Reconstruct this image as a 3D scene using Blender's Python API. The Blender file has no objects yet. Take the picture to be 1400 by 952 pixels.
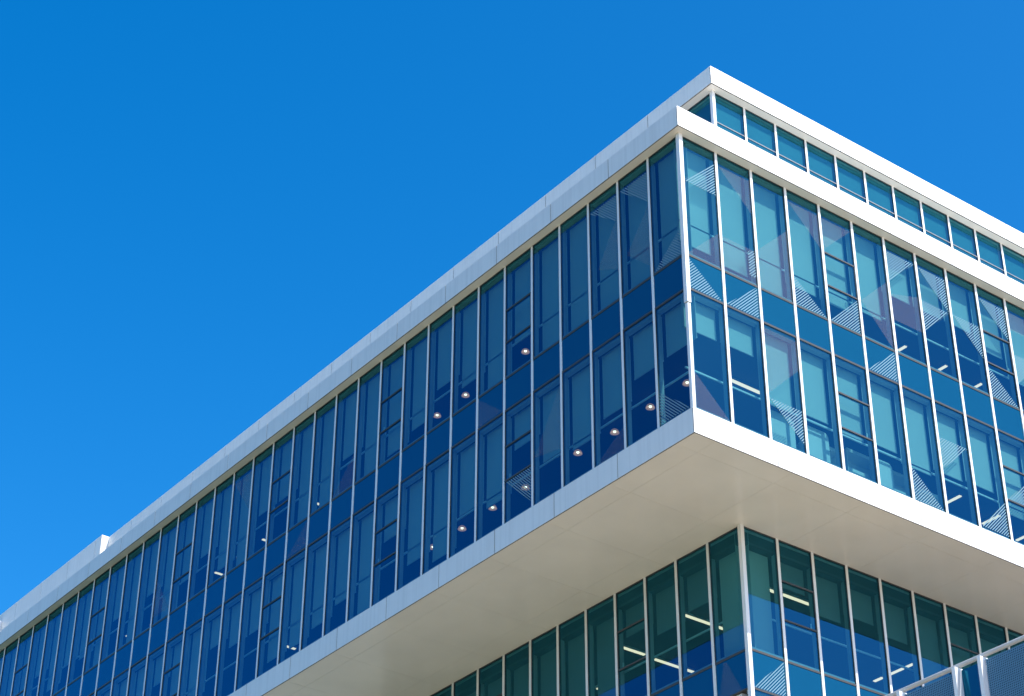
import bpy, bmesh, math, random
from mathutils import Vector, Matrix
random.seed(7)
C = bpy.context.scene.collection
R = math.radians
EYE = 1.6                      # the numbers below were measured from eye height; EYE lifts them to the ground

# ------------------------------------------------------------------ helpers
class MB:
    """collects boxes, quads and polygons and links them as ONE mesh object"""
    def __init__(self, F=None):
        self.v = []; self.f = []; self.m = []
        self.F = F or (lambda u, d, z: (u, d, z))
    def P(self, u, d, z):
        x, y, zz = self.F(u, d, z); self.v.append((x, y, zz + EYE)); return len(self.v) - 1
    def box(self, u0, u1, d0, d1, z0, z1, mi=0):
        i = [self.P(u, d, z) for z in (z0, z1) for u, d in ((u0, d0), (u1, d0), (u1, d1), (u0, d1))]
        for q in ((3, 2, 1, 0), (4, 5, 6, 7), (0, 1, 5, 4), (1, 2, 6, 5), (2, 3, 7, 6), (3, 0, 4, 7)):
            self.f.append([i[k] for k in q]); self.m.append(mi)
        return self
    def poly(self, pts, mi=0):
        self.f.append([self.P(*p) for p in pts]); self.m.append(mi); return self
    def build(self, name, mats, parent=None, smooth=False, fix=True):
        me = bpy.data.meshes.new(name); me.from_pydata(self.v, [], self.f)
        for m in (mats if isinstance(mats, (list, tuple)) else [mats]): me.materials.append(m)
        for p, k in zip(me.polygons, self.m): p.material_index = k; p.use_smooth = smooth
        if fix:
            bm = bmesh.new(); bm.from_mesh(me); bmesh.ops.recalc_face_normals(bm, faces=bm.faces); bm.to_mesh(me); bm.free()
        o = bpy.data.objects.new(name, me); C.objects.link(o)
        if parent: o.parent = parent; o.matrix_parent_inverse = parent.matrix_world.inverted()
        return o

def empty(name, loc, label, cat, group=None):
    o = bpy.data.objects.new(name, None); C.objects.link(o)
    o.location = loc; o.empty_display_size = .3
    o.matrix_world = Matrix.Translation(loc)
    o['label'] = label; o['category'] = cat
    if group: o['group'] = group
    return o

def clip(poly, a, b, c):
    """keep the part of a convex polygon where a*x + b*y <= c"""
    out = []
    for i in range(len(poly)):
        p, q = poly[i], poly[(i + 1) % len(poly)]
        dp, dq = a * p[0] + b * p[1] - c, a * q[0] + b * q[1] - c
        if dp <= 0: out.append(p)
        if dp * dq < 0:
            t = dp / (dp - dq); out.append((p[0] + t * (q[0] - p[0]), p[1] + t * (q[1] - p[1])))
    return out

# ------------------------------------------------------------------ materials
def mat(name):
    m = bpy.data.materials.new(name); m.use_nodes = True
    nt = m.node_tree; nt.nodes.clear()
    out = nt.nodes.new('ShaderNodeOutputMaterial')
    return m, nt, out
def N(nt, t, **kw):
    n = nt.nodes.new(t)
    for k, v in kw.items():
        if k in n.inputs: n.inputs[k].default_value = v
        else: setattr(n, k, v)
    return n

def painted(name, col, rough=.45, var=.04, streak=.0, scale=1.2, spec=.5, metal=0.0, seam=None):
    m, nt, out = mat(name)
    b = N(nt, 'ShaderNodeBsdfPrincipled'); b.inputs['Roughness'].default_value = rough
    b.inputs['Metallic'].default_value = metal; b.inputs['Specular IOR Level'].default_value = spec
    tc = N(nt, 'ShaderNodeTexCoord')
    nz = N(nt, 'ShaderNodeTexNoise'); nz.inputs['Scale'].default_value = scale; nz.inputs['Detail'].default_value = 4
    nt.links.new(tc.outputs['Object'], nz.inputs['Vector'])
    mr = N(nt, 'ShaderNodeMapRange'); mr.inputs['To Min'].default_value = 1 - var; mr.inputs['To Max'].default_value = 1 + var * .6
    mr.inputs['From Min'].default_value = .3; mr.inputs['From Max'].default_value = .7
    nt.links.new(nz.outputs['Fac'], mr.inputs['Value'])
    val = mr.outputs['Result']
    if streak:
        mp = N(nt, 'ShaderNodeMapping'); mp.inputs['Scale'].default_value = (9, 9, .12)
        nt.links.new(tc.outputs['Object'], mp.inputs['Vector'])
        n2 = N(nt, 'ShaderNodeTexNoise'); n2.inputs['Scale'].default_value = 1.0; n2.inputs['Detail'].default_value = 3
        nt.links.new(mp.outputs['Vector'], n2.inputs['Vector'])
        m2 = N(nt, 'ShaderNodeMapRange'); m2.inputs['From Min'].default_value = .45; m2.inputs['From Max'].default_value = .75
        m2.inputs['To Min'].default_value = 1; m2.inputs['To Max'].default_value = 1 - streak
        nt.links.new(n2.outputs['Fac'], m2.inputs['Value'])
        mu = N(nt, 'ShaderNodeMath', operation='MULTIPLY'); nt.links.new(val, mu.inputs[0]); nt.links.new(m2.outputs['Result'], mu.inputs[1])
        val = mu.outputs[0]
    mx = N(nt, 'ShaderNodeMix', data_type='RGBA', blend_type='MULTIPLY'); mx.inputs['Factor'].default_value = 1
    mx.inputs['A'].default_value = (*col, 1); nt.links.new(val, mx.inputs['B'])
    nt.links.new(mx.outputs['Result'], b.inputs['Base Color'])
    nt.links.new(b.outputs[0], out.inputs[0])
    return m

def glass(name, trans, coat, ior=1.9, wav=0.0):
    """coated curtain wall glass: a clear tinted sheet with a mirror coat that strengthens towards grazing"""
    m, nt, out = mat(name)
    fr = N(nt, 'ShaderNodeFresnel'); fr.inputs['IOR'].default_value = ior
    geo = N(nt, 'ShaderNodeNewGeometry')
    tr = N(nt, 'ShaderNodeBsdfTransparent'); tr.inputs['Color'].default_value = (*trans, 1)
    gl = N(nt, 'ShaderNodeBsdfGlossy'); gl.inputs['Color'].default_value = (*coat, 1); gl.inputs['Roughness'].default_value = 0.0
    tc = N(nt, 'ShaderNodeTexCoord')
    nz = N(nt, 'ShaderNodeTexNoise'); nz.inputs['Scale'].default_value = .9; nz.inputs['Detail'].default_value = 1
    nt.links.new(tc.outputs['Object'], nz.inputs['Vector'])
    bp = N(nt, 'ShaderNodeBump'); bp.inputs['Strength'].default_value = wav; bp.inputs['Distance'].default_value = .01
    nt.links.new(nz.outputs['Fac'], bp.inputs['Height'])
    nt.links.new(bp.outputs[0], gl.inputs['Normal'])
    # same reflectance from both sides of the sheet
    iv = N(nt, 'ShaderNodeMix', data_type='FLOAT'); iv.inputs['A'].default_value = ior; iv.inputs['B'].default_value = 1 / ior
    nt.links.new(geo.outputs['Backfacing'], iv.inputs['Factor'])
    nt.links.new(iv.outputs['Result'], fr.inputs['IOR'])
    mx = N(nt, 'ShaderNodeMixShader'); nt.links.new(fr.outputs[0], mx.inputs[0])
    nt.links.new(tr.outputs[0], mx.inputs[1]); nt.links.new(gl.outputs[0], mx.inputs[2])
    nt.links.new(mx.outputs[0], out.inputs[0])
    return m

def sheet(name, col, opacity):
    """ceramic print on glass: a diffuse film that lets part of the light through"""
    m, nt, out = mat(name)
    tr = N(nt, 'ShaderNodeBsdfTransparent')
    df = N(nt, 'ShaderNodeBsdfDiffuse'); df.inputs['Color'].default_value = (*col, 1)
    mx = N(nt, 'ShaderNodeMixShader'); mx.inputs[0].default_value = opacity
    nt.links.new(tr.outputs[0], mx.inputs[1]); nt.links.new(df.outputs[0], mx.inputs[2]); nt.links.new(mx.outputs[0], out.inputs[0])
    return m

def lamp_mat(name, col, s):
    m, nt, out = mat(name)
    e = N(nt, 'ShaderNodeEmission'); e.inputs['Color'].default_value = (*col, 1); e.inputs['Strength'].default_value = s
    nt.links.new(e.outputs[0], out.inputs[0]); return m

WHITE = painted('white_panel', (.80, .80, .785), .45, .03, .08)
PARAPET = painted('white_parapet_bounce_lift', (.87, .86, .83), .5, .04, .08)  # panel white made lighter, standing in for light bounced off the roof
SOFFIT = painted('soffit_panel', (.87, .80, .70), .20, .06, 0, .5, .45)
ALU = painted('white_aluminium', (.78, .79, .80), .4, .02)
FIN = painted('grey_aluminium_inside', (.36, .385, .40), .5, .03)
GASKET = painted('dark_gasket', (.05, .052, .056), .5, .02)
RAILBAR = painted('grey_rail', (.28, .28, .29), .4, .02)
JOINT = painted('joint_backing', (.05, .05, .05), .8, .02)  # dark backing behind the open panel joints
BLIND = painted('roller_blind_fabric', (.54, .56, .545), .9, .05, 0, .5)
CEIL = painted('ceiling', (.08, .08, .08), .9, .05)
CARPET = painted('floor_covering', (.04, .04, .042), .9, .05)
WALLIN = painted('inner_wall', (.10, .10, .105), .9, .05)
CONC = painted('paving', (.66, .54, .37), .85, .12, 0, .3)
ROOF = painted('white_roof_membrane', (.84, .82, .78), .8, .08, 0, .5)
GLASS = glass('blue_coated_glass', (.34, .60, .585), (.07, .60, 1.0), 2.15, .04)
def back_painted(name, col, coat, ior):
    m = painted(name, col, .9, .05, 0, .8, 0.0); nt = m.node_tree
    out = [n for n in nt.nodes if n.type == 'OUTPUT_MATERIAL'][0]; base = out.inputs[0].links[0].from_socket
    fr = N(nt, 'ShaderNodeFresnel'); fr.inputs['IOR'].default_value = ior
    gl = N(nt, 'ShaderNodeBsdfGlossy'); gl.inputs['Color'].default_value = (*coat, 1); gl.inputs['Roughness'].default_value = 0.0
    mx = N(nt, 'ShaderNodeMixShader'); nt.links.new(fr.outputs[0], mx.inputs[0]); nt.links.new(base, mx.inputs[1]); nt.links.new(gl.outputs[0], mx.inputs[2])
    nt.links.new(mx.outputs[0], out.inputs[0]); return m
SPAND = back_painted('blue_back_painted_glass', (.004, .048, .080), (.05, .60, 1.0), 2.0)
FRIT = sheet('white_ceramic_stripes', (.60, .62, .64), 1.0)
FRIT2 = sheet('pale_blue_ceramic_stripes', (.17, .29, .36), 1.0)
TINT = sheet('pale_ceramic_tint', (.42, .38, .42), .085)
COPPER = painted('copper_shade', (.62, .34, .25), .5, .05)
_b = [n for n in COPPER.node_tree.nodes if n.type == 'BSDF_PRINCIPLED'][0]
_b.inputs['Emission Color'].default_value = (1, .42, .27, 1); _b.inputs['Emission Strength'].default_value = .30   # the lit translucent shade
BULB = lamp_mat('bulb', (1, .80, .62), 3)
TUBE = lamp_mat('strip_light_tube', (1, .60, .43), 1.45)
FURN = painted('white_laminate', (.72, .73, .72), .5, .03)
BLIND2 = painted('grey_blind_fabric', (.27, .27, .28), .9, .03, 0, .5)
BLIND3 = painted('blue_grey_blind_fabric', (.10, .26, .31), .9, .03, 0, .5)
MESH = painted('blue_mesh', (.10, .24, .37), .5, .05)

# ------------------------------------------------------------------ the measured building
B = 1.25                        # bay
ZT, ZT2 = 33.477, 34.115        # ledge underside and top
ZG0, ZS0, ZS1 = 25.153, 28.67, 29.67   # glass foot, spandrel band
ZB = 24.455                     # overhang underside
LX, LY = 3.95, 2.72             # corner of the lower storeys and of the rooftop storey
ZP, ZP2 = 38.77, 39.41          # rooftop storey: parapet underside, top
XE, YE = 20.3, 56.0             # far ends
def FR(u, d, z): return (u, d, z)               # sunny front
def FL(u, d, z): return (d, u, z)               # shaded flank
def GR(u, d, z): return (LX + u, LY + d, z)
def GL(u, d, z): return (LX + d, LY + u, z)

bld = empty('office_building', (0, 0, 0), 'white office building with blue glass bands, overhanging upper storeys and a recessed rooftop storey', 'building')

# ---- window bay: dark frame > pane, blind, print, opening sash
def window(F, k, z0, z1, blind, name='window', sash=None, bottom=True, dl=.30, prints=(), head=True, gl=None, bm=None):
    if sash: name = 'opening_window'
    u0, u1 = k * B + .038, (k + 1) * B - .038
    w = MB(F); g = .013
    w.box(u0, u0 + g, -.012, .06, z0, z1); w.box(u1 - g, u1, -.012, .06, z0, z1)
    w.box(u0 + g, u1 - g, -.012, .06, z1 - .03, z1); w.box(u0 + g, u1 - g, -.016, .06, z0, z0 + .034)
    if head: w.box(u0 + g, u1 - g, .015, .07, z0 + .036, z0 + .10, 1)
    if head: w.box(u0 + g, u1 - g, .062, .20, z1 - .10, z1 - .004, 1)
    fr = w.build(name, [GASKET, FIN], bld)
    t = [random.uniform(-.003, .003) for _ in range(4)]
    p = MB(F); a, b_, c, e = u0 + g * .6, u1 - g * .6, z0 + .03, z1 - .015
    p.poly([(a, .006 + t[0], c), (b_, .006 + t[1], c), (b_, .006 + t[1] + t[2], e), (a, .006 + t[0] + t[2], e)])
    pane = p.build('glass_pane', gl or GLASS, fr, fix=False)
    n = pane.data.polygons[0].normal; want = Vector(F(0, -1, 0)) - Vector(F(0, 0, 0))
    if n.dot(want) < 0: pane.data.flip_normals()
    if blind is not None and blind < z1 - .2:
        s = MB(F)
        s.box(u0 + .03, u1 - .03, dl, dl + .012, max(blind, z0 + .05), z1 - .06)
        s.box(u0 + .03, u1 - .03, dl - .008, dl + .02, max(blind, z0 + .05) - .03, max(blind, z0 + .05))
        s.build('roller_blind', bm or BLIND, fr)
    if sash:
        s = MB(F)
        for zz in sash: s.box(u0, u1, -.016, .07, zz - .022, zz + .022)
        s.box(u0, u0 + .03, -.014, .05, sash[1] + .035, sash[0] - .035); s.box(u1 - .03, u1, -.014, .05, sash[1] + .035, sash[0] - .035)
        s.box(u1 - .13, u1 - .10, .075, .10, sash[1] + .05, sash[1] + .22, 1)
        s.build('opening_sash', [GASKET, ALU], fr)
    for kind, poly in prints: add_print(F, kind, poly, fr)
    return fr

def add_print(F, kind, poly, parent, on_face=False):
    q = MB(F); q_d = -.006
    if kind == 't':
        q.poly([(u, -.006, z) for u, z in poly]); q.build('frit_tint', TINT, parent, fix=False)
    else:
        n = 0; h = .088
        ks = [p[1] - .98 * p[0] for p in poly]; t = math.floor(min(ks) / h) * h
        while t < max(ks):
            s = clip(clip(poly, -.98, 1, t + h * .42), .98, -1, -t)
            if len(s) >= 3: q.poly([(u, q_d, z) for u, z in s]); n += 1
            t += h
        if n: q.build('frit_stripes', FRIT2, parent, fix=False)

def tri(kind, k, corner, z0, z1):
    a, b_ = k * B + .075, (k + 1) * B - .075
    c = {'tl': (a, z1), 'tr': (b_, z1), 'bl': (a, z0), 'br': (b_, z0)}
    if corner == 'full': return (kind, [c['bl'], c['br'], c['tr'], c['tl']])
    skip = {'tl': 'br', 'br': 'tl', 'tr': 'bl', 'bl': 'tr'}[corner]
    return (kind, [c[x] for x in ('bl', 'br', 'tr', 'tl') if x != skip])
def pol(kind, pts): return (kind, pts)

PR = {('U', 0): [tri('s', 0, 'br', 32.03, 33.06), tri('t', 0, 'br', 29.74, 30.80)],
      ('U', 1): [tri('t', 1, 'tr', 32.0, 33.08), tri('t', 1, 'full', 29.74, 30.80), pol('s', [(2.2, 29.95), (2.43, 29.95), (2.43, 30.8), (2.2, 30.7)])],
      ('U', 2): [pol('t', [(2.58, 29.74), (3.68, 29.74), (3.68, 32.0), (2.58, 30.92)])],
      ('U', 3): [tri('t', 3, 'tr', 32.0, 33.08), tri('s', 3, 'bl', 29.74, 30.62)],
      ('U', 4): [tri('s', 4, 'br', 29.74, 30.80), tri('t', 4, 'tl', 32.03, 33.08)],
      ('U', 5): [pol('t', [(6.34, 30.9), (7.42, 29.74), (7.42, 31.92)])],
      ('U', 6): [tri('s', 6, 'tl', 32.05, 33.07), pol('t', [(7.58, 30.77), (8.67, 30.78), (8.67, 31.94), (7.58, 31.62)])],
      ('U', 7): [tri('s', 7, 'tr', 31.95, 33.06), tri('s', 7, 'tl', 30.87, 31.93)],
      ('U', 8): [tri('s', 8, 'tr', 30.9, 31.97)],
      ('U', 9): [tri('s', 9, 'tr', 32.0, 33.06), tri('s', 9, 'bl', 29.74, 30.72)],
      ('U', 10): [tri('t', 10, 'full', 32.45, 33.06), tri('s', 10, 'tl', 30.6, 31.6)],
      ('D', 0): [tri('t', 0, 'bl', 25.22, 26.25)],
      ('D', 2): [pol('t', [(2.58, 26.56), (3.68, 27.62), (3.68, 28.5), (2.58, 28.5)]), tri('s', 2, 'tr', 25.45, 26.42)],
      ('D', 6): [tri('s', 6, 'bl', 25.22, 26.2)],
      ('D', 7): [tri('s', 7, 'tl', 26.55, 27.53)],
      ('D', 8): [tri('s', 8, 'br', 25.27, 26.32)],
      ('D', 9): [tri('s', 9, 'br', 26.45, 27.45)],
      ('S', 0): [tri('s', 0, 'bl', 28.71, 29.62)], ('S', 1): [tri('s', 1, 'br', 28.71, 29.66)], ('S', 5): [tri('s', 5, 'br', 28.71, 29.64)]}
PL = {('U', 0): [tri('s', 0, 'bl', 29.74, 30.6)],
      ('U', 1): [tri('s', 1, 'tl', 32.1, 33.06), pol('t', [(1.33, 30.05), (2.2, 30.87), (1.33, 31.95)])],
      ('U', 2): [tri('s', 2, 'tl', 32.2, 33.06), pol('t', [(2.58, 30.64), (3.4, 31.07), (2.58, 32.3)])],
      ('D', 0): [tri('s', 0, 'br', 25.25, 26.15)], ('D', 2): [tri('t', 2, 'bl', 25.22, 25.85)],
      ('D', 4): [pol('t', [(5.08, 26.4), (6.17, 26.6), (5.08, 28.3)])], ('D', 5): [tri('s', 5, 'tl', 25.4, 26.42)],
      ('S', 6): [tri('t', 6, 'br', 28.72, 29.6)], ('U', 12): [tri('t', 12, 'bl', 29.74, 30.8)], ('U', 17): [tri('t', 17, 'tl', 31.6, 33.0)],
      ('S', 14): [tri('t', 14, 'bl', 28.72, 29.6)], ('U', 21): [tri('t', 21, 'br', 30.0, 31.5)]}

NRU, NLU, NLD = 13, 34, 30
blindRU = [30.32, 30.18, 29.7, 30.6, 30.6, 30.84, 31.9, 31.91, 31.93, 31.55, 31.0, 30.4, 30.9, 30.2]
blindRD = [27.72, 27.74, 26.55, 26.67, 26.6, 26.69, 26.45, 26.7, 26.77, 26.3, 26.5, 26.9, 27.2, 26.6]
blindLU = [29.7, 29.7, 29.7, 29.7, 29.75, 31.0, 29.7, 30.75, 31.3, 30.5, 30.2, 29.9, 31.2, 29.7]
blindLD = [27.35, 27.3, 26.75, 26.4, 26.6, 27.55, 26.3, 26.6, 25.7, 26.1, 27.35, 25.4, 26.3, 26.0]
rb = random.Random(3)
while len(blindLU) < NLU: blindLU.append(rb.choice([29.7, 29.8, 30.4, 31.0, 31.4, 30.0, 30.8]))
while len(blindLD) < NLD: blindLD.append(rb.choice([25.3, 26.2, 26.6, 27.2, 25.8, 27.6]))

def spandrel(F, k, z0, z1, prints=()):
    u0, u1 = k * B + .04, (k + 1) * B - .04
    s = MB(F); s.box(u0, u1, .0, .05, z0 + .012, z1 - .012)
    s.box(u0, u1, -.014, .052, z0 - .012, z0 + .012, 1); s.box(u0, u1, -.014, .052, z1 - .012, z1 + .012, 1)
    o = s.build('spandrel_panel', [SPAND, GASKET], bld)
    for kind, poly in prints: add_print(F, kind, poly, o, True)

for k in range(NRU):
    sa = k % 5 == 4
    window(FR, k, ZS1 + .012, ZT, blindRU[k], sash=(31.93, 30.86) if sa else None, prints=PR.get(('U', k), ()))
    window(FR, k, ZG0, ZS0 - .012, blindRD[k], sash=(27.52, 26.47) if sa else None, prints=PR.get(('D', k), ()))
    spandrel(FR, k, ZS0, ZS1, PR.get(('S', k), ()))
for k in range(NLU):
    sa = k % 5 == 0 and k > 0
    window(FL, k, ZS1 + .012, ZT, blindLU[k], sash=(31.93, 30.86) if sa else None, prints=PL.get(('U', k), ()))
    if k < NLD: window(FL, k, ZG0, ZS0 - .012, blindLD[k], sash=(27.52, 26.47) if sa else None, prints=PL.get(('D', k), ()))
    if k < NLD + 1: spandrel(FL, k, ZS0, ZS1, PL.get(('S', k), ()))
def mullion(F, u, z0, z1, proud=.016, w=.041, inner=.20):
    m = MB(F); m.box(u - w, u + w, -proud, .06, z0, z1)
    m.box(u - .03, u + .03, .062, inner, z0 + .02, z1 - .02, 1)
    m.build('mullion', [ALU, FIN], bld)
for k in range(1, NRU + 1): mullion(FR, k * B, ZG0, ZT, .03)
for k in range(1, NLU + 1): mullion(FL, k * B, ZG0, ZT)
m = MB(); m.box(-.07, .055, -.07, .055, 28.19, ZT); m.box(-.045, .05, -.045, .05, ZG0, 28.17); m.box(-.05, .05, -.05, .05, 28.17, 28.19, 1)
m.box(.056, .16, .056, .16, ZG0, ZT, 1)
m.build('corner_post', [ALU, FIN], bld)

# ---- white bands
def band(name, F, o, u0, u1, z0, z1, joints, thick=.12, gap=.020, mats=None, label=None):
    """row of white metal panels o metres in front of the glass line with open joints and a dark backing"""
    s = MB(F); edges = [u0] + [j for j in joints if u0 < j < u1] + [u1]
    for a, b_ in zip(edges, edges[1:]):
        s.box(a + (gap / 2 if a != u0 else 0), b_ - (gap / 2 if b_ != u1 else 0), -o, -o + .008, z0, z1)
    s.box(u0 + .035, u1, -o + .012, -o + thick, z0 + .002, z1 - .002, 1)
    p = s.build(name, mats or [WHITE, JOINT], bld)
    return p
# foot band of the overhanging box
band('foot_band', FR, .065, -.065, XE, ZB, ZG0, [2.65 + 2.5 * i for i in range(9)])
band('foot_band', FL, .065, -.034, YE, ZB, ZG0, [2.76 + 2.525 * i for i in range(20)], gap=.024)
# ledge over the glass
band('ledge', FR, .29, -.29, XE, ZT, ZT2, [2.53 + 2.5 * i for i in range(9)], .3)
band('ledge', FL, .29, -.259, YE, ZT, ZT2, [2.53 + 2.5 * i for i in range(20)], .3, .024)
s = MB(); s.box(-.255, XE, -.255, .03, ZT - .004, ZT + .03); s.box(-.255, .03, .03, YE, ZT - .004, ZT + .03)
s.build('ledge_soffit', SOFFIT, bld)
# overhang underside
s = MB()
xs = [-.03, .62] + [.62 + 2.5 * i for i in range(1, 9)]; xs[-1] = XE
ys = [-.03, .62] + [.62 + 2.5 * i for i in range(1, 19)]; ys.append(YE)
for a, b_ in zip(xs, xs[1:]):
    for c, e in zip(ys, ys[1:]):
        s.box(a + .003, b_ - .003, c + .003, e - .003, ZB - .003, ZB + .04)
s.box(-.02, XE, -.02, YE, ZB + .045, ZB + .09, 1)
s.build('overhang_soffit', [SOFFIT, JOINT], bld)

# ---- floors, ceilings and inner walls
def slab(name, x0, y0, x1, y1, z0, z1, hole=False):
    s = MB(); s.box(x0, x1, y0, y1, z0, z0 + .08, 0); s.box(x0, x1, y0, y1, z0 + .084, z1, 1)
    s.build(name, [CEIL, CARPET], bld)
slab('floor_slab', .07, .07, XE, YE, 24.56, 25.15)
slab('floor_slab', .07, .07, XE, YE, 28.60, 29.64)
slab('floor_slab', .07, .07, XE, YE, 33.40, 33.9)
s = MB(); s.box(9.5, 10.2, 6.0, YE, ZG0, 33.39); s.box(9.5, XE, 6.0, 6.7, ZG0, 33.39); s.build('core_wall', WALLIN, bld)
s = MB(); s.box(NRU * B + .05, XE, .0, .4, ZG0, ZT - .005); s.box(0, .4, NLU * B + .05, YE, ZG0, ZT - .005)
s.box(0, .4, NLD * B + .06, NLU * B + .05, ZG0, ZS0 - .02)
s.box(XE, XE + .3, -.05, YE, ZB, ZT2); s.box(-.05, XE, YE, YE + .3, ZB, ZT2); s.build('end_wall', WHITE, bld)
s = MB(FR); s.box(.1, NRU * B, .30, .34, 26.50, 26.545); s.box(.1, NRU * B, .30, .34, 30.93, 30.975); s.build('guard_rail', ALU, bld)
s = MB(FL); s.box(.35, NLU * B, .30, .34, 26.50, 26.545); s.box(.35, NLU * B, .30, .34, 30.93, 30.975); s.build('guard_rail', ALU, bld)

# ---- rooftop storey
s = MB(); s.box(-.15, XE, -.15, YE, 34.0, 34.10); s.build('roof', ROOF, bld)
s = MB(); s.box(1.2, XE, 1.0, YE, 34.102, 35.2); s.box(2.4, XE, 2.0, YE, 35.201, 36.4); s.box(2.40, 3.6, 6.0, YE, 36.401, 37.1); s.box(2.9, 3.55, 6.5, 39, 37.101, 37.7); s.box(1.8, 2.395, 5.0, YE, 35.201, 36.4); s.box(.6, 1.195, 4.0, YE, 34.102, 34.9); s.build('bounce_steps', ROOF, bld)  # white steps out of view, added to bounce sun onto the parapet
for F, n in ((GR, 13), (GL, 4)):
    for k in range(n):
        f = window(F, k, 35.4, ZP, 35.6, 'clerestory_window', head=False, dl=.10, bm=BLIND3)
        s = MB(F); s.box(k * B + .04, (k + 1) * B - .04, -.010, .05, 37.665, 37.690); s.build('frame_bar', RAILBAR, f)
    for k in range(1, n + 1): mullion(F, k * B, 35.4, ZP, .02, inner=.08)
s = MB(); s.box(LX - .06, LX + .05, LY - .06, LY + .05, 34.12, ZP); s.build('corner_post', ALU, bld)
s = MB(); s.box(LX - .02, XE, LY - .02, LY + .1, 34.12, 35.39); s.box(LX - .02, LX + .1, LY + .1, YE, 34.12, 35.39)
s.box(LX, LX + .2, LY + 5.1, YE, 35.4, ZP - .01); s.build('upstand_wall', WHITE, bld)
band('parapet', GR, .29, -.29, XE - LX, ZP, ZP2, [2.5 * i for i in range(1, 9)], .5, mats=[PARAPET, JOINT])
band('parapet', GL, .29, -.259, 39.75 - LY, ZP, ZP2, [2.5 * i + .05 for i in range(1, 20)], .5, .024, mats=[PARAPET, JOINT])
band('parapet', GL, .62, 39.75 - LY, YE - LY, 38.2, ZP2, [2.5 * i + .05 for i in range(1, 20)], .5, .024, mats=[PARAPET, JOINT])
s = MB(); s.box(3.335, 3.655, 39.735, 39.78, 38.2, ZP2 - .002); s.build('parapet_return', WHITE, bld)
band('parapet', GL, 1.0, 49.1 - LY, 56 - LY, 38.2, 38.98, [], .35)
s = MB(); s.box(2.955, 3.32, 49.085, 49.12, 38.2, 38.975); s.build('parapet_return', WHITE, bld)
s = MB(); s.box(LX - .25, XE, LY - .25, LY + .2, ZP - .004, ZP + .05); s.box(LX - .25, LX + .2, LY + .2, YE, ZP - .004, ZP + .05); s.build('parapet_soffit', SOFFIT, bld)
s = MB(); s.box(LX + .2, XE, LY + .2, YE, ZP + .06, ZP + .2); s.build('rooftop_slab', ROOF, bld)
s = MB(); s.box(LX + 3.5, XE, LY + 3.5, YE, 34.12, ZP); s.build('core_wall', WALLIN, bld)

# ---- lower storeys under the overhang
ZL0, ZL1 = 20.03, 21.02
blR = [21.05, 23.33, 22.9, 23.2, 23.0, 21.0, 22.7, 23.0, 23.2, 22.6]
blL = [21.05, 23.05, 22.85, 23.25, 21.6, 21.9, 21.4, 21.7, 21.2, 21.6, 21.1, 22.0, 21.5]
for F, n, bl, sb in ((GR, 10, blR, 1), (GL, 13, blL, 3)):
    for k in range(n):
        sa = k % 5 == sb
        window(F, k, ZL1 + .012, ZB - .006, bl[k], sash=(23.28, 22.18) if sa else None, bm=BLIND if k == 0 else BLIND2)
        window(F, k, 17.0, ZL0 - .012, 18.2, 'window') if (F is GR and k < 3) else None
        spandrel(F, k, ZL0, ZL1, [('s', [(.08, 20.06), (1.17, 20.06), (1.17, 20.98)])] if (F is GR and k == 0) else
                 [('t', [(.3, 20.05), (1.15, 20.05), (.9, 20.95), (.8, 20.95)])] if (F is GL and k == 0) else ())
    for k in range(1, n + 1): mullion(F, k * B, 17.0, ZB - .006, .03)
s = MB(); s.box(LX - .065, LX + .05, LY - .065, LY + .05, 17.0, ZB - .006); s.box(LX + .052, LX + .15, LY + .052, LY + .15, 17.0, ZB - .1, 1); s.build('corner_post', [ALU, FIN], bld)
s = MB(); s.box(LX + .03, XE, LY + .03, LY + .4, -EYE, 16.99); s.box(LX + .03, LX + .4, LY + .4, YE, -EYE, 16.99)
s.box(LX + 10 * B + .05, XE, LY, LY + .4, 17.0, ZB - .01); s.box(LX, LX + .4, LY + 13 * B + .05, YE, 17.0, ZB - .01)
s.box(LX + 3 * B + .05, LX + 10 * B, LY + .07, LY + .4, 17.0, ZL0 - .02); s.box(LX + .07, LX + .4, LY + .4, LY + 13 * B, 17.0, ZL0 - .02)
s.build('base_wall', WHITE, bld)
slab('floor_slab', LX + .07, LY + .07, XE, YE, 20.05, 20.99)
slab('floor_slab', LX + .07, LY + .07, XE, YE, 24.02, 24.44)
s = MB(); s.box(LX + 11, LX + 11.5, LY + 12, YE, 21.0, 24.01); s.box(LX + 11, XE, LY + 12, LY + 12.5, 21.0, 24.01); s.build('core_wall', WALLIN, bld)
s = MB(GR); s.box(1.3, 10 * B, .42, .46, 22.33, 22.375); s.build('guard_rail', ALU, bld)
s = MB(GL); s.box(1.3, 13 * B, .42, .46, 22.33, 22.375); s.build('guard_rail', ALU, bld)
for u, v in ((.9, .12), (.12, .9)):
    s = MB(); s.box(LX + .65, LX + .85, LY + .65, LY + .85, 21.0, 24.0); break
s.build('column', GASKET, bld)

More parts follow.
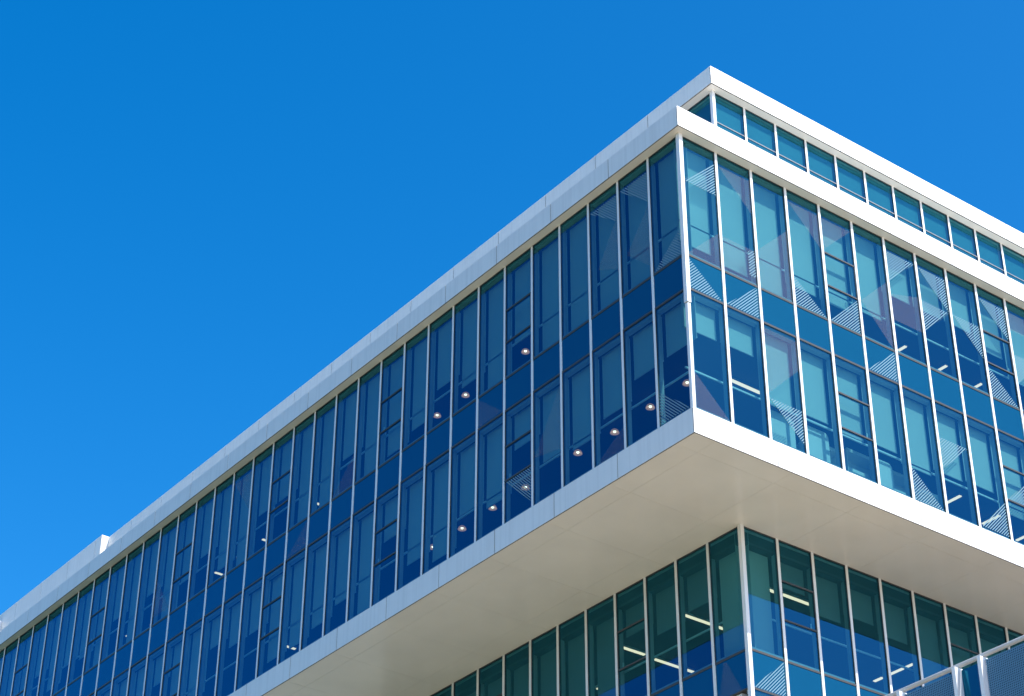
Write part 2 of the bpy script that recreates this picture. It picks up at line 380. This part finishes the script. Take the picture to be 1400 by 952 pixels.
# ------------------------------------------------------------------ lamps
def revolve(name, prof, n, mt, parent, x, y, z):
    me = bpy.data.meshes.new(name); v = []; f = []
    for r, h in prof:
        for i in range(n):
            a = 2 * math.pi * i / n; v.append((r * math.cos(a), r * math.sin(a), h))
    for j in range(len(prof) - 1):
        for i in range(n):
            f.append((j * n + i, j * n + (i + 1) % n, (j + 1) * n + (i + 1) % n, (j + 1) * n + i))
    me.from_pydata(v, [], f); me.materials.append(mt)
    for p in me.polygons: p.use_smooth = True
    o = bpy.data.objects.new(name, me); C.objects.link(o); o.parent = parent
    return o
ORD = ['nearest', 'second', 'third', 'fourth', 'fifth', 'sixth', 'seventh', 'eighth']
proto = None
def dome(x, y, z, label):
    global proto
    r = empty('pendant_lamp', (x, y, z + EYE), label, 'lamp', 'glowing copper dome lamps behind the shaded flank')
    if proto is None:
        proto = r
        revolve('lamp_shade', [(.02, .115), (.06, .108), (.10, .075), (.125, .02), (.13, 0), (.122, .002), (.095, .068), (.05, .095), (.012, .10)], 24, COPPER, r, 0, 0, 0)
        revolve('bulb', [(.001, .015), (.03, .022), (.042, .05), (.03, .078), (.012, .092)], 16, BULB, r, 0, 0, 0)
        revolve('cord', [(.006, .113), (.006, .26)], 8, GASKET, r, 0, 0, 0)
    else:
        for ch in proto.children:
            c = ch.copy(); C.objects.link(c); c.parent = r
    return r
low = [(2.55, 2.92), (2.57, 4.43), (2.65, 6.02), (2.56, 7.51), (2.61, 9.96), (2.59, 11.5), (2.64, 13.08), (2.65, 14.58)]
for i, (x, y) in enumerate(low):
    place = 'nearest to the corner' if i == 0 else 'farthest from the corner' if i == 7 else ORD[i] + ' from the corner'
    dome(x, y, 28.25, f'glowing copper dome lamp in the lower row of shaded windows, {place}')
for i, (x, y) in enumerate([(2.69, 10.06), (2.73, 13.15), (2.74, 14.68)]):
    place = ['nearest to the corner', 'middle of the three', 'farthest from the corner'][i]
    dome(x, y, 32.95, f'glowing copper dome lamp in the upper row of shaded windows, {place}')

def strip(x0, y0, x1, y1, z, label, group):
    L = math.hypot(x1 - x0, y1 - y0); a = math.atan2(y1 - y0, x1 - x0)
    r = empty('strip_light', ((x0 + x1) / 2, (y0 + y1) / 2, z + EYE), label, 'ceiling light', group)
    r.rotation_euler = (0, 0, a); r.matrix_world = Matrix.LocRotScale(r.location, r.rotation_euler, None)
    for nm, b3, mt in (('diffuser', (L / 2, .05, -.012, .012), TUBE), ('housing', (L / 2 + .02, .056, .0125, .07), FURN)):
        hx, hy, h0, h1 = b3
        me = bpy.data.meshes.new(nm)
        v = [(sx * hx, sy * hy, h) for h in (h0, h1) for sx, sy in ((-1, -1), (1, -1), (1, 1), (-1, 1))]
        me.from_pydata(v, [], [(3, 2, 1, 0), (4, 5, 6, 7), (0, 1, 5, 4), (1, 2, 6, 5), (2, 3, 7, 6), (3, 0, 4, 7)]); me.materials.append(mt)
        o = bpy.data.objects.new(nm, me); C.objects.link(o); o.parent = r
G1 = 'strip lights behind the sunny front'; G2 = 'strip lights in the storey under the overhang'; G3 = 'strip lights behind the shaded flank'
zU, zD, zL = 33.3, 28.5, 23.93
strip(11.87, 3.64, 11.87, 3.30, zU, 'short slanting strip light low in the upper sunny windows, nearest to the corner', G1)
strip(13.65, 3.66, 13.65, 3.31, zU, 'short slanting strip light low in the upper sunny windows, middle of the three', G1)
strip(15.28, 3.66, 15.28, 3.36, zU, 'short slanting strip light low in the upper sunny windows, farthest from the corner', G1)
strip(13.14, 3.62, 13.14, 3.02, zD, 'slanting strip light at the foot of the lower sunny windows, beside a striped pane', G1)
strip(14.95, 3.80, 14.95, 3.14, zD, 'slanting strip light behind a striped triangle at the foot of the lower sunny windows', G1)
strip(16.56, 3.90, 16.56, 3.5, zD, 'slanting strip light at the right edge of the photo under the lower sunny windows', G1)
strip(3.50, 2.37, 4.68, 2.38, zD, 'long pale strip light below the blind in the second sunny window from the corner', G1)
strip(5.5, 6.76, 6.6, 6.76, zL, 'long strip light in the second shaded pane left of the recessed corner', G2)
strip(5.5, 9.38, 6.38, 9.38, zL, 'strip light inside the shaded opening window under the overhang', G2)
strip(6.80, 9.44, 7.74, 9.44, zL, 'strip light in the third shaded pane left of the recessed corner, lower on the glass', G2)
strip(6.8, 6.77, 7.05, 6.77, zL, 'short strip light end beside the dark column at the shaded corner pane', G2)
strip(8.0, 9.44, 8.25, 9.44, zL, 'tiny strip light end just above the spandrel of the second shaded pane', G2)
strip(6.8, 12.0, 7.0, 12.0, zL, 'tiny strip light end low in the shaded panes farthest left under the overhang', G2)
strip(6.80, 4.23, 7.80, 4.23, zL, 'long strip light inside the sunny opening window under the overhang', G2)
strip(8.1, 4.20, 8.76, 4.20, zL, 'strip light in the third sunny pane right of the recessed corner', G2)
strip(6.3, 4.25, 6.55, 4.25, zL, 'short strip light end beside the dark column at the sunny corner pane', G2)
strip(12.82, 6.75, 12.82, 6.42, zL, 'small slanting strip light in the reflected sky, lowest in the row near the mesh screen', G2)
strip(12.82, 6.15, 12.82, 5.62, zL, 'slanting strip light in the reflected sky, middle of the row near the mesh screen', G2)
strip(12.82, 5.54, 12.82, 5.22, zL, 'slanting strip light in the reflected sky, highest in the row near the mesh screen', G2)
for i, (x, y) in enumerate([(3.1, 22.35), (3.08, 25.74), (3.08, 27.48), (3.06, 29.0), (3.08, 35.78)]):
    nm = ['nearest to the corner', 'second from the corner', 'third from the corner', 'fourth from the corner', 'farthest from the corner'][i]
    strip(x - .02, y, x + .28, y, zU, f'tiny white strip light low in the upper shaded windows, {nm}', G3)
strip(3.1, 23.72, 3.5, 23.73, zD, 'only white strip light at the foot of the lower shaded windows', G3)

# ------------------------------------------------------------------ things standing behind the sunny lower windows
def cabinet(x, y, w, h, label, shelves):
    r = empty('shelf_unit', (x, y, 25.16 + EYE), label, 'shelf', 'white furniture behind the sunny lower windows')
    s = MB(); z = 25.16
    s.box(x, x + .02, y, y + .4, z, z + h); s.box(x + w - .02, x + w, y, y + .4, z, z + h); s.box(x + .021, x + w - .021, y + .38, y + .4, z, z + h)
    s.build('side_panel', FURN, r)
    for i in range(shelves):
        zz = z + .15 + (h - .2) * i / max(1, shelves - 1)
        q = MB(); q.box(x + .022, x + w - .022, y, y + .375, zz, zz + .1); q.build('shelf', FURN, r)
cabinet(4.6, .75, 1.15, 1.15, 'white two shelf unit behind the fourth sunny lower window', 2)
cabinet(6.0, .75, 1.2, 1.35, 'white shelf unit behind the opening sash of the sunny lower row', 3)
cabinet(7.45, .75, 1.1, 1.25, 'white shelf unit behind the sixth sunny lower window', 3)
cabinet(8.7, .8, .95, 1.1, 'white shelf unit behind the striped triangle of the seventh sunny lower window', 3)
def screen_panel(x, y, w, h, label):
    r = empty('desk_screen', (x, y, 25.16 + EYE), label, 'desk screen', 'rounded desk screens behind the sunny lower windows')
    pts = []; rr = .14; z0 = 25.55; z1 = 25.16 + h
    for cx, cz, a0 in ((x + w - rr, z0 + rr, -90), (x + w - rr, z1 - rr, 0), (x + rr, z1 - rr, 90), (x + rr, z0 + rr, 180)):
        for i in range(7):
            a = R(a0 + 15 * i); pts.append((cx + rr * math.cos(a), cz + rr * math.sin(a)))
    s = MB(); n = len(pts)
    s.poly([(u, y, z) for u, z in pts]); s.poly([(u, y + .04, z) for u, z in reversed(pts)])
    for i in range(n):
        a, b_ = pts[i], pts[(i + 1) % n]; s.poly([(a[0], y, a[1]), (a[0], y + .04, a[1]), (b_[0], y + .04, b_[1]), (b_[0], y, b_[1])])
    s.build('panel', FURN, r)
    for u in (x + .15, x + w - .15):
        q = MB(); q.box(u - .02, u + .02, y + .042, y + .08, 25.16, z1 - .2); q.build('leg', GASKET, r)
screen_panel(2.95, .5, .95, 1.35, 'rounded white desk screen behind the striped third sunny lower window')
screen_panel(4.15, .5, .95, 1.35, 'rounded white desk screen behind the fourth sunny lower window from the corner')
screen_panel(6.65, .5, .75, 1.25, 'rounded white desk screen behind the sixth sunny lower window')

# ------------------------------------------------------------------ mesh screen of the neighbouring wing
SX = 6.0
def FS(u, d, z): return (SX + d, u, z)
scr = empty('mesh_screen', (SX, -3, 0), 'blue mesh screen wall with grey top rail and white posts before the recessed storey', 'screen wall')
ZR = 19.44
s = MB(FS); n = 12
prof = [(.055 * math.cos(2 * math.pi * i / n), .055 * math.sin(2 * math.pi * i / n)) for i in range(n)]
for i in range(n):
    a, b_ = prof[i], prof[(i + 1) % n]
    s.poly([(-9, a[0], ZR + a[1]), (2.6, a[0], ZR + a[1]), (2.6, b_[0], ZR + b_[1]), (-9, b_[0], ZR + b_[1])])
s.build('top_rail', painted('pale_grey_rail', (.52, .52, .52), .45, .03), scr, smooth=True)
posts = [2.24, .50 - .76, -2.0, -2.77, -4.51, -5.28, -7.02]
posts = [2.25, 1.49, -.26, -2.0, -2.77, -4.51, -5.28, -7.02]
for u in posts:
    q = MB(FS); q.box(u - .05, u + .05, -.17, .10, 14.0, ZR - .06); q.build('post', ALU, scr)
for a, b_ in zip(posts[1:], posts):
    w = b_ - a
    if w > 1.2:
        q = MB(FS); p = .055
        k = int((w - .12) / p); a0 = a + .06; k2 = int((ZR - .14 - 16.0) / p)
        for i in range(k + 1): q.box(a0 + i * p - .012, a0 + i * p + .012, -.012, -.004, 16.0, ZR - .12)
        for i in range(k2 + 1): q.box(a + .055, b_ - .055, -.003, .005, 16.0 + i * p - .012, 16.0 + i * p + .012)
        q.build('mesh_panel', MESH, scr)
    q = MB(FS); q.box(a + .051, b_ - .051, .05, .07, 14.0, ZR - .10); q.build('backing_panel', SPAND, scr)
q = MB(FS); q.box(-9, 2.6, -.05, 6.0, -EYE, 13.99); q.box(-9, 2.6, .11, .2, 14.0, 19.2); q.build('wing_wall', WHITE, scr)

# ------------------------------------------------------------------ ground
q = MB(); q.box(6.2, 26, -26, 2.60, 18.3, 18.5); q.box(25.7, 26, -26, 2.6, -EYE, 18.29); q.box(6.2, 25.69, -26, -25.7, -EYE, 18.29)
q.build('bounce_cut_roof', painted('bounce_cut_dark', (.17, .14, .105), .9, .1), scr)  # unseen roof over the wing, added dark to dim the soffit above
ln = MB(); ln.poly([(-35, 3, -EYE + .004), (-3, 3, -EYE + .004), (-3, 300, -EYE + .004), (-35, 300, -EYE + .004)]); ln.poly([(-400, -400, -EYE + .004), (-52.2, -400, -EYE + .004), (-52.2, 400, -EYE + .004), (-400, 400, -EYE + .004)])
lo = ln.build('bounce_cut_lawn', painted('dark_green_ground', (.045, .075, .025), .95, .3, 0, .8)); lo['kind'] = 'structure'  # unseen dark green ground, added to cut bounce onto the shaded flank
rd = MB(); rd.poly([(-52, -400, -EYE + .004), (-36, -400, -EYE + .004), (-36, 400, -EYE + .004), (-52, 400, -EYE + .004)])
ro_ = rd.build('bounce_cut_road', painted('dark_grey_ground', (.055, .055, .06), .9, .2, 0, .4)); ro_['kind'] = 'structure'  # unseen dark strip, likewise added to weaken ground bounce from the left
g = MB(); S = 1500
g.poly([(-S, -S, -EYE), (S, -S, -EYE), (S, S, -EYE), (-S, S, -EYE)])
go = g.build('ground', CONC); go['kind'] = 'structure'

# ------------------------------------------------------------------ light
EL, AZ = R(47.6), R(12)         # height of the sun and its turn from square-on to the front, towards +X
sd = Vector((math.sin(AZ) * math.cos(EL), -math.cos(AZ) * math.cos(EL), math.sin(EL)))
sl = bpy.data.lights.new('sun', 'SUN'); sl.energy = 3.7; sl.angle = R(.53); sl.color = (1, .955, .90)
so = bpy.data.objects.new('sun', sl); C.objects.link(so); so.rotation_euler = sd.to_track_quat('Z', 'Y').to_euler()
w = bpy.data.worlds.new('World'); bpy.context.scene.world = w; w.use_nodes = True
nt = w.node_tree; bg = nt.nodes['Background']
sky = nt.nodes.new('ShaderNodeTexSky'); sky.sky_type = 'NISHITA'; sky.sun_disc = False
sky.sun_elevation = EL; sky.sun_rotation = math.atan2(sd.x, sd.y)
sky.altitude = 300; sky.air_density = 1.0; sky.dust_density = 1.6; sky.ozone_density = 3.5
hs = nt.nodes.new('ShaderNodeHueSaturation'); hs.inputs['Saturation'].default_value = 1.426; hs.inputs['Value'].default_value = 1.0
nt.links.new(sky.outputs[0], hs.inputs['Color']); nt.links.new(hs.outputs[0], bg.inputs['Color'])
bg.inputs['Strength'].default_value = .15

# ------------------------------------------------------------------ camera (fitted to the photograph's mullion grid)
cam = bpy.data.cameras.new('camera'); co = bpy.data.objects.new('camera', cam); C.objects.link(co)
th, pi_, ro = R(37.04638), R(32.94874), R(.20633)
c, s_ = math.cos(th), math.sin(th)
right0 = Vector((c, -s_, 0)); fh = Vector((s_, c, 0))
fwd = fh * math.cos(pi_) + Vector((0, 0, 1)) * math.sin(pi_)
up0 = -fh * math.sin(pi_) + Vector((0, 0, 1)) * math.cos(pi_)
rt = right0 * math.cos(ro) + up0 * math.sin(ro); up = -right0 * math.sin(ro) + up0 * math.cos(ro)
M = Matrix((rt, up, -fwd)).transposed().to_4x4(); M.translation = Vector((-28.40, -30.46, EYE))
co.matrix_world = M
cam.sensor_width = 36; cam.lens = 71.6457; cam.clip_end = 5000; cam.clip_start = .1
bpy.context.scene.camera = co

sc = bpy.context.scene
sc.view_settings.view_transform = 'Standard'; sc.view_settings.look = 'None'; sc.view_settings.gamma = 1
sc.view_settings.exposure = .82
sc.render.engine = 'CYCLES'
sc.cycles.max_bounces = 10; sc.cycles.transparent_max_bounces = 24; sc.cycles.diffuse_bounces = 5; sc.cycles.glossy_bounces = 5
sc.cycles.use_denoising = True; sc.cycles.sample_clamp_indirect = 4
